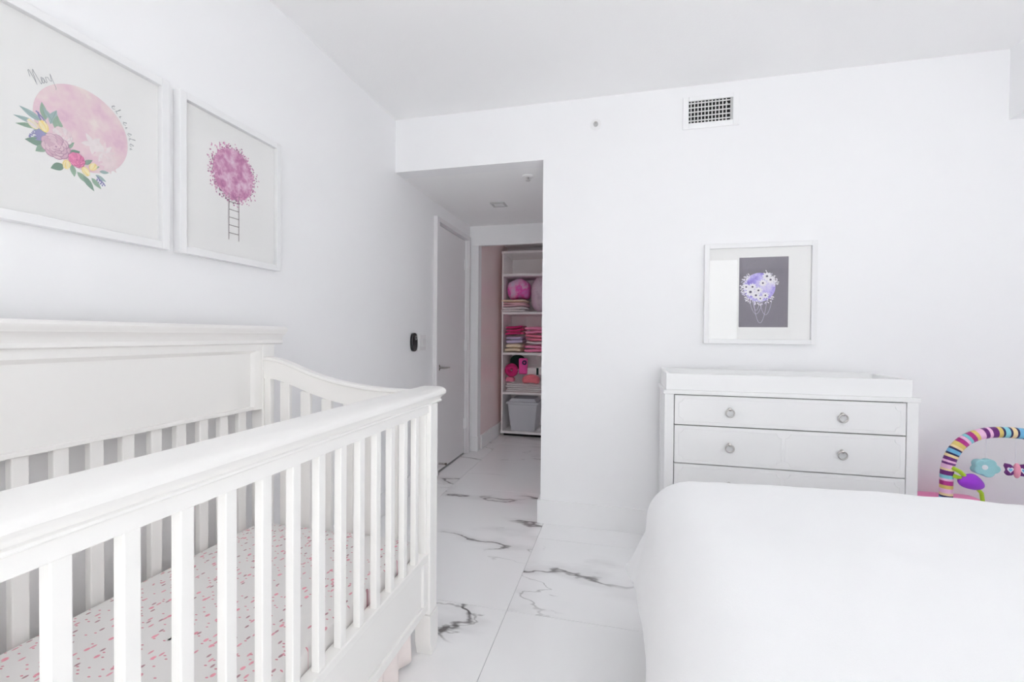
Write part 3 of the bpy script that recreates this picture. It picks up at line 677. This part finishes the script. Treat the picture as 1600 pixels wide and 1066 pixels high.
MB().lathe([(.001, 0), (.040, 0), (.040, -.004), (.030, -.010), (.001, -.010)], (-.631, 3.005, ZS - .0002), 'Z', 28).build('escutcheon', 'plastic_white', hs, smooth=True)
MB().tube([(-.631, 3.005, ZS - .01), (-.631, 3.005, ZS - .032)], .006, 10).build('stem', 'steel', hs, smooth=True)
MB().lathe([(.001, -.030), (.016, -.030), (.016, -.033), (.001, -.033)], (-.631, 3.005, ZS), 'Z', 20).build('deflector', 'plastic_grey', hs, smooth=True)
lt = thing('recessed_light', 'square recessed light, switched off, in the hallway ceiling', 'light', (-1.0, 3.6, ZS - .008))
for a, b, c, d in ((-1.06, -.94, 3.54, 3.557), (-1.06, -.94, 3.643, 3.66), (-1.06, -1.043, 3.557, 3.643), (-.957, -.94, 3.557, 3.643)): MB().box(a, b, c, d, ZS - .008, ZS).build('trim_rail', 'plastic_grey', lt, bevel=.002)
MB().box(-1.043, -.957, 3.557, 3.643, ZS - .003, ZS).build('lens', 'plastic_white', lt)
# switch plate and the black oval controller beside it
sw = thing('light_switch', 'white double rocker switch plate beside the hallway door', 'switch', (XL, 3.18, 1.05))
MB().box(XL, XL + .006, 3.125, 3.235, 1.042, 1.158).build('plate', 'door_paint', sw, bevel=.002)
for y in (3.143, 3.187): MB().prism([(XL + .006, 1.068), (XL + .013, 1.068), (XL + .008, 1.132), (XL + .006, 1.132)], 'Y', y, y + .032).build('rocker', 'plastic_white', sw)
ov = thing('wall_controller', 'black oval controller in a white wall cradle', 'controller', (XL, 3.06, 1.04))
MB().box(XL, XL + .028, 3.066, 3.098, 1.04, 1.172).build('cradle', 'plastic_white', ov, bevel=.004)
def oval(cx, cz, a, b, n=32): return [(cx + a * math.copysign(abs(math.cos(2 * PI * k / n)) ** .8, math.cos(2 * PI * k / n)), cz + b * math.copysign(abs(math.sin(2 * PI * k / n)) ** .8, math.sin(2 * PI * k / n))) for k in range(n)]
MB().prism(oval(3.018, 1.106, .043, .068), 'X', XL + .001, XL + .022).build('body', 'plastic_black', ov, smooth=True, bevel=.004)
MB().torus((XL + .0225, 3.030, 1.138), .014, .0018, 'X', 20, 6).build('dial_ring', 'plastic_grey', ov, smooth=True)

# ------------------------------------------------------------------ closet shelves and contents
SX0, SX1, SY0, SY1 = -1.345, -.42, 5.0, 5.44
su = thing('shelf_unit', 'tall white closet shelf unit at the end of the hallway', 'shelving', (-.88, 5.2, 0))
for a in (SX0, SX1 - .018): MB().box(a, a + .018, SY0, SY1, .03, 2.12).build('side_panel', 'melamine', su, bevel=.001)
MB().box(SX0 + .018, SX1 - .018, SY1 - .008, SY1, .03, 2.12).build('back_panel', 'melamine', su)
SHZ = [.062, .512, .966, 1.430, 1.866, 2.125]
for z in SHZ: MB().box(SX0 + (.018 if z < 2.1 and z > .1 else -.004), SX1 - .018, SY0 - .004, SY1 - .008, z - .026, z).build('shelf', 'melamine', su, bevel=.001)
MB().box(SX0 + .02, SX1 - .02, SY0 + .05, SY0 + .07, 0, .036).build('plinth', 'shade_black', su)  # shade below the bottom shelf is put into its colour

def folded(name, label, cx, cy, z, wx, wy, layers, th, mat, group=None, seed=0, tilt=0.0):
    rnd = random.Random(seed); b = MB(); zz = z
    for i in range(layers):
        t = th * rnd.uniform(.85, 1.1); dx, dy = rnd.uniform(-.008, .008), rnd.uniform(-.008, .008); ph = rnd.uniform(0, 6); tl = tilt + rnd.uniform(-.035, .035)
        def fn(p, ph=ph, tl=tl): return Vector((p.x + .006 * math.sin(p.y * 30 + ph), p.y + .014 * math.sin(p.x * 24 + ph), p.z + .0035 * math.sin(p.x * 27 + ph) + tl * p.x))
        b.superq((cx + dx, cy + dy, zz + t * .5), (wx / 2 * rnd.uniform(.94, 1.0), wy / 2, t * .47), .55, .25, 32, 10, fn); zz += t * .95
    o = b.build(name, mat, smooth=True)
    return tag(o, label, 'cloth', group)
G = 'folded blankets on the closet shelves'
z = SHZ[3]
folded('folded_sheet', 'folded white sheet at the bottom of the upper shelf pile', -1.215, 5.15, z + .004, .30, .36, 2, .030, 'cloth_off_white', G, 1)
folded('folded_sheet', 'folded pale sheet in the middle of the upper shelf pile', -1.205, 5.15, z + .066, .28, .34, 2, .022, 'cloth_pale_pink', G, 2)
folded('folded_sheet', 'folded peach sheet on top of the upper shelf pile', -1.215, 5.15, z + .114, .30, .34, 1, .034, 'cloth_cream', G, 3)
def pil(p): return Vector((p.x * (1 - .10 * abs(p.z) / .14), p.y, p.z + .012 * math.sin(p.x * 30 + 1)))
tag(MB().superq((-1.182, 5.2, z + .272), (.135, .15, .115), .55, .6, 36, 20, pil).build('pillow', 'tie_dye', smooth=True), 'tie-dyed bright pink pillow on the folded sheets', 'pillow')
tag(MB().superq((-.890, 5.22, z + .212), (.150, .16, .210), .75, .8, 36, 22, lambda p: p * (1 + .03 * math.sin(p.x * 40) * math.sin(p.z * 33))).build('cushion', 'plush_fleece', smooth=True), 'pale pink rounded fleece cushion on the upper shelf', 'cushion')
z = SHZ[2]
folded('folded_blanket', 'cream folded blanket at the bottom left of the middle shelf', -1.208, 5.16, z + .007, .20, .30, 2, .05, 'cloth_cream', G, 4)
folded('folded_blanket', 'white folded blanket between the cream and magenta ones', -1.215, 5.16, z + .104, .20, .30, 2, .045, 'cloth_lilac', G, 5)
folded('folded_blanket', 'magenta folded blanket on top of the left pile', -1.212, 5.17, z + .202, .21, .30, 3, .036, 'cloth_magenta', G, 6, .10)
folded('folded_blanket', 'bright pink folded blanket under the right pile', -.955, 5.17, z + .004, .27, .30, 2, .046, 'cloth_pink', G, 7)
folded('folded_blanket', 'white folded blanket low in the right pile', -.955, 5.17, z + .096, .26, .30, 1, .036, 'cloth_off_white', G, 8)
folded('folded_blanket', 'rose folded blanket in the middle of the right pile', -.95, 5.17, z + .134, .26, .30, 2, .038, 'cloth_rose', G, 9)
folded('folded_blanket', 'light pink folded blanket on top of the right pile', -.945, 5.17, z + .216, .26, .30, 2, .042, 'cloth_pink', G, 10)
z = SHZ[1]
# white hangers lying flat
def hanger(dz, label, dx=0.0):
    t = thing('clothes_hanger', label, 'hanger', (-1.1 + dx, 5.1, z + dz), group='white hangers on the toy shelf'); c = (-1.1 + dx, 5.1)
    MB().tube([(c[0] - .2, c[1] - .03, z + dz), (c[0] + .2, c[1] - .03, z + dz)], .008, 8).build('bar', 'plastic_white', t, smooth=True)
    MB().tube([(c[0] - .2, c[1] - .03, z + dz), (c[0] - .06, c[1] + .07, z + dz), (c[0], c[1] + .1, z + dz), (c[0] + .06, c[1] + .07, z + dz), (c[0] + .2, c[1] - .03, z + dz)], .008, 8).build('shoulder', 'plastic_white', t, smooth=True)
    MB().tube([(c[0], c[1] + .1, z + dz)] + [(c[0] + .02 * math.sin(a), c[1] + .14 - .02 * math.cos(a) , z + dz) for a in [i * .5 for i in range(9)]], .003, 6).build('hook', 'steel', t, smooth=True)
hanger(.010, 'white hanger lying lowest on the toy shelf'); hanger(.034, 'white hanger lying second from the bottom on the toy shelf', .012); hanger(.058, 'white hanger second from the top on the toy shelf', -.008); hanger(.082, 'white hanger topmost on the toy shelf', .005)
def pouch(name, label, c, a, mat, cat):
    return tag(MB().superq(c, a, .6, .6, 28, 16, lambda p: Vector((p.x, p.y, p.z + .012 * math.cos(p.x * 22)))).build(name, mat, smooth=True), label, cat)
pouch('pouch', 'salmon pink soft pouch resting on the hangers', (-1.01, 5.08, z + .142), (.10, .06, .048), 'cloth_salmon', 'pouch')
pouch('pouch', 'small rose pouch at the left of the toy shelf', (-1.262, 5.10, z + .128), (.052, .05, .030), 'cloth_rose', 'pouch')
nk = MB().torus((-1.245, 5.085, z + .245), .045, .036, 'Y', 24, 12)
tag(nk.build('neck_pillow', 'cloth_magenta', smooth=True), 'magenta round neck pillow on the toy shelf', 'pillow')
tb = thing('toy_camera', 'pink boxy toy with a dark round lens on the toy shelf', 'toy', (-1.12, 5.13, z + .195))
MB().box(-1.165, -1.065, 5.10, 5.16, z + .20, z + .385).build('body', 'cloth_hot_pink', tb, bevel=.015, seg=3)
MB().torus((-1.095, 5.096, z + .335), .020, .008, 'Y', 20, 8).build('lens', 'toy_navy', tb, smooth=True)
bx = thing('gift_box', 'small white box with green band on the toy shelf', 'box', (-.97, 5.14, z + .19))
MB().box(-1.062, -.86, 5.11, 5.21, z + .195, z + .275).build('box_body', 'plastic_white', bx, bevel=.003)
MB().box(-.955, -.930, 5.1085, 5.1115, z + .195, z + .275).build('band', 'cloth_dark_green', bx)
pouch('bag', 'dark green bag at the back of the toy shelf', (-1.22, 5.30, z + .32), (.09, .06, .085), 'cloth_dark_green', 'bag')
# storage bin
z = SHZ[0]
sb = thing('storage_bin', 'pale grey lidded plastic storage bin on the bottom shelf', 'bin', (-1.09, 5.16, z))
def frustum(b, x0, x1, y0, y1, z0, z1, tx, ty):
    vs = [(x0 + tx, y0 + ty, z0), (x1 - tx, y0 + ty, z0), (x1 - tx, y1 - ty, z0), (x0 + tx, y1 - ty, z0), (x0, y0, z1), (x1, y0, z1), (x1, y1, z1), (x0, y1, z1)]
    return b.add(vs, [(3, 2, 1, 0), (4, 5, 6, 7), (0, 1, 5, 4), (1, 2, 6, 5), (2, 3, 7, 6), (3, 0, 4, 7)])
frustum(MB(), -1.275, -.925, 5.02, 5.34, z, z + .315, .035, .025).build('tub', 'bin_plastic', sb, bevel=.012, seg=3)
MB().box(-1.287, -.913, 5.008, 5.352, z + .312, z + .335).build('lid_rim', 'bin_plastic', sb, bevel=.006)
frustum(MB(), -1.235, -.965, 5.05, 5.31, z + .335, z + .372, -.03, -.02).build('lid', 'bin_plastic', sb, bevel=.008)

# ------------------------------------------------------------------ baby gym by the dresser
GY = 2.52
gm = thing('baby_gym', 'striped fabric arch of a baby play gym beside the dresser', 'baby gym', (1.70, GY, 0))
cx, zc_, hw, hh, tr_ = 1.712, .50, .230, .236, .0245
path = []
for i in range(12): path.append((cx - hw - .004 * (1 - i / 12), GY, .03 + (zc_ - .03) * i / 12))
for i in range(49):
    a = PI - PI * i / 48; e = .78
    path.append((cx + hw * math.copysign(abs(math.cos(a)) ** e, math.cos(a)), GY, zc_ + hh * abs(math.sin(a)) ** .86))
for i in range(1, 13): path.append((cx + hw, GY, zc_ - (zc_ - .03) * i / 12))
# resample evenly
P_ = [Vector(p) for p in path]; d_ = [0]
for a, b in zip(P_[:-1], P_[1:]): d_.append(d_[-1] + (b - a).length)
def at(s):
    for i in range(len(d_) - 1):
        if d_[i] <= s <= d_[i + 1]:
            return P_[i].lerp(P_[i + 1], (s - d_[i]) / max(1e-9, d_[i + 1] - d_[i]))
    return P_[-1]
pat = [('sand', 1.6), ('navy', .8), ('sky', 2), ('navy', .8), ('sand', 1.1), ('blush', 2), ('gold', 1.6), ('plum', 2), ('blush', 1), ('aqua', 1.6), ('purple', 2), ('sand', .9), ('blush', 1.8), ('purple', 1), ('blush', .9), ('purple', 1.4), ('sand', 1.2), ('navy', .8), ('sky', 1.6), ('navy', .8), ('sand', 1.0), ('gold', 1.8), ('plum', 1.8), ('blush', 1.2), ('aqua', 1.3), ('plum', 1.8), ('gold', 1.4), ('blush', 2.2), ('purple', 1.5), ('blush', 1.2), ('purple', 2.2), ('gold', 1.5), ('navy', .8), ('aqua', 1.8), ('navy', .8)]
s0 = 0.30; seqs = []; j = 0; s = d_[-1] * 0
# stripes run from the left foot over the arch
tot = d_[-1]; u = .0103
arch = MB(); mats = []
off = .372 - sum(w_ for _, w_ in pat[:2]) * u
s = off - math.ceil(off / (sum(w_ for _, w_ in pat) * u)) * sum(w_ for _, w_ in pat) * u
while s < tot:
    n_, w_ = pat[j % len(pat)]; e_ = s + w_ * u; j += 1
    a, b = max(0, s), min(tot, e_); s = e_
    if b - a < 1e-4: continue
    m = 'toy_' + n_
    if m not in mats: mats.append(m)
    arch.cur = mats.index(m); K = max(2, int((b - a) / .006))
    arch.tube([at(a + (b - a) * k / K) for k in range(K + 1)], tr_, 18, cap=False)
arch.build('arch', mats, gm, smooth=True)
# flower rattle on green stems
fx, fz = 1.558, .505
MB().tube([(1.49, GY - .02, .565), (1.515, GY - .03, .55), (1.535, GY - .03, .53)], .009, 8).tube([(1.495, GY - .02, .528), (1.52, GY - .03, .52), (1.54, GY - .03, .515)], .009, 8).tube([(1.58, GY - .03, .48), (1.598, GY - .03, .46), (1.604, GY - .03, .42)], .008, 8).build('flower_stem', 'toy_green', gm, smooth=True)
fb = MB().superq((0, 0, 0), (.052, .030, .036), 1.15, 1.2, 28, 14)
ca, sa = math.cos(-.2), math.sin(-.2)
fb.v = [(fx + p[0] * ca - p[2] * sa, GY - .03 + p[1], fz + p[0] * sa + p[2] * ca + .004 * math.cos(p[0] * 60)) for p in fb.v]
fb.build('flower_bulb', 'toy_violet', gm, smooth=True)
# hanging cloud toy
def puff(cx, cz, r, lobes, mat, parent, nm, y=GY, th=.016):
    n = 60; prof = []
    for k in range(n):
        a = 2 * PI * k / n; q = r * (.86 + .22 * abs(math.cos(lobes * a / 2 + .3))); prof.append((cx + 1.12 * q * math.cos(a), cz + .92 * q * math.sin(a)))
    return MB().prism(prof, 'Y', y - th, y + th).build(nm, mat, parent, smooth=True, bevel=.008, seg=3)
cl = puff(1.628, .570, .043, 5, 'toy_teal_plush', gm, 'cloud_toy')
MB().lathe([(.001, -.0005), (.0115, -.0005), (.0115, -.002), (.001, -.002)], (1.618, GY - .016, .574), 'Y', 20).build('cloud_patch', 'toy_white', cl)
MB().tube([(1.632, GY, .610), (1.632, GY, .708)], .0013, 6).build('cord', 'toy_white', gm)
# hanging butterfly toy
bx0, bz0 = 1.742, .566
bf = MB().superq((bx0, GY - .008, bz0), (.012, .013, .034), .9, .9, 16, 14).build('butterfly_body', 'toy_rose_plush', gm, smooth=True)
for sgn in (-1, 1):
    wpts = [(bx0 + sgn * x, bz0 + z_) for x, z_ in ((.004, .010), (.020, .026), (.038, .030), (.042, .016), (.034, -.002), (.040, -.014), (.032, -.026), (.016, -.024), (.004, -.012))]
    wg = MB().prism(wpts, 'Y', GY - .008, GY + .008).build('wing', 'toy_purple', bf, bevel=.004)
    hpts = [(bx0 + sgn * (.024 + .011 * math.sin(t) ** 3 * 1.1), bz0 + .002 + .0009 * (13 * math.cos(t) - 5 * math.cos(2 * t) - 2 * math.cos(3 * t) - math.cos(4 * t))) for t in [2 * PI * i / 28 for i in range(28)]]
    MB().prism(hpts, 'Y', GY - .0095, GY - .0078).build('heart_patch', 'toy_white', wg)
    hp2 = [(bx0 + sgn * .024 + (x - bx0 - sgn * .024) * .55, bz0 + .002 + (z_ - bz0 - .002) * .55) for x, z_ in hpts]
    MB().prism(hp2, 'Y', GY - .0105, GY - .0094).build('heart_patch', 'toy_sky', wg)
MB().tube([(bx0, GY, bz0 + .03), (bx0, GY, .715)], .0013, 6).build('cord', 'toy_white', gm)
pm = MB().superq((1.56, 2.655, .196), (.16, .050, .196), .3, .3, 40, 20)
tag(pm.build('play_mat', 'toy_mat_pink', smooth=True), 'folded pink play mat propped behind the striped arch', 'play mat')
tag(MB().superq((1.78, 2.43, .217), (.08, .04, .215), .6, .6, 32, 18).build('toy_cushion', 'toy_mat_purple', smooth=True), 'lavender padded toy beside the pink play mat', 'toy')
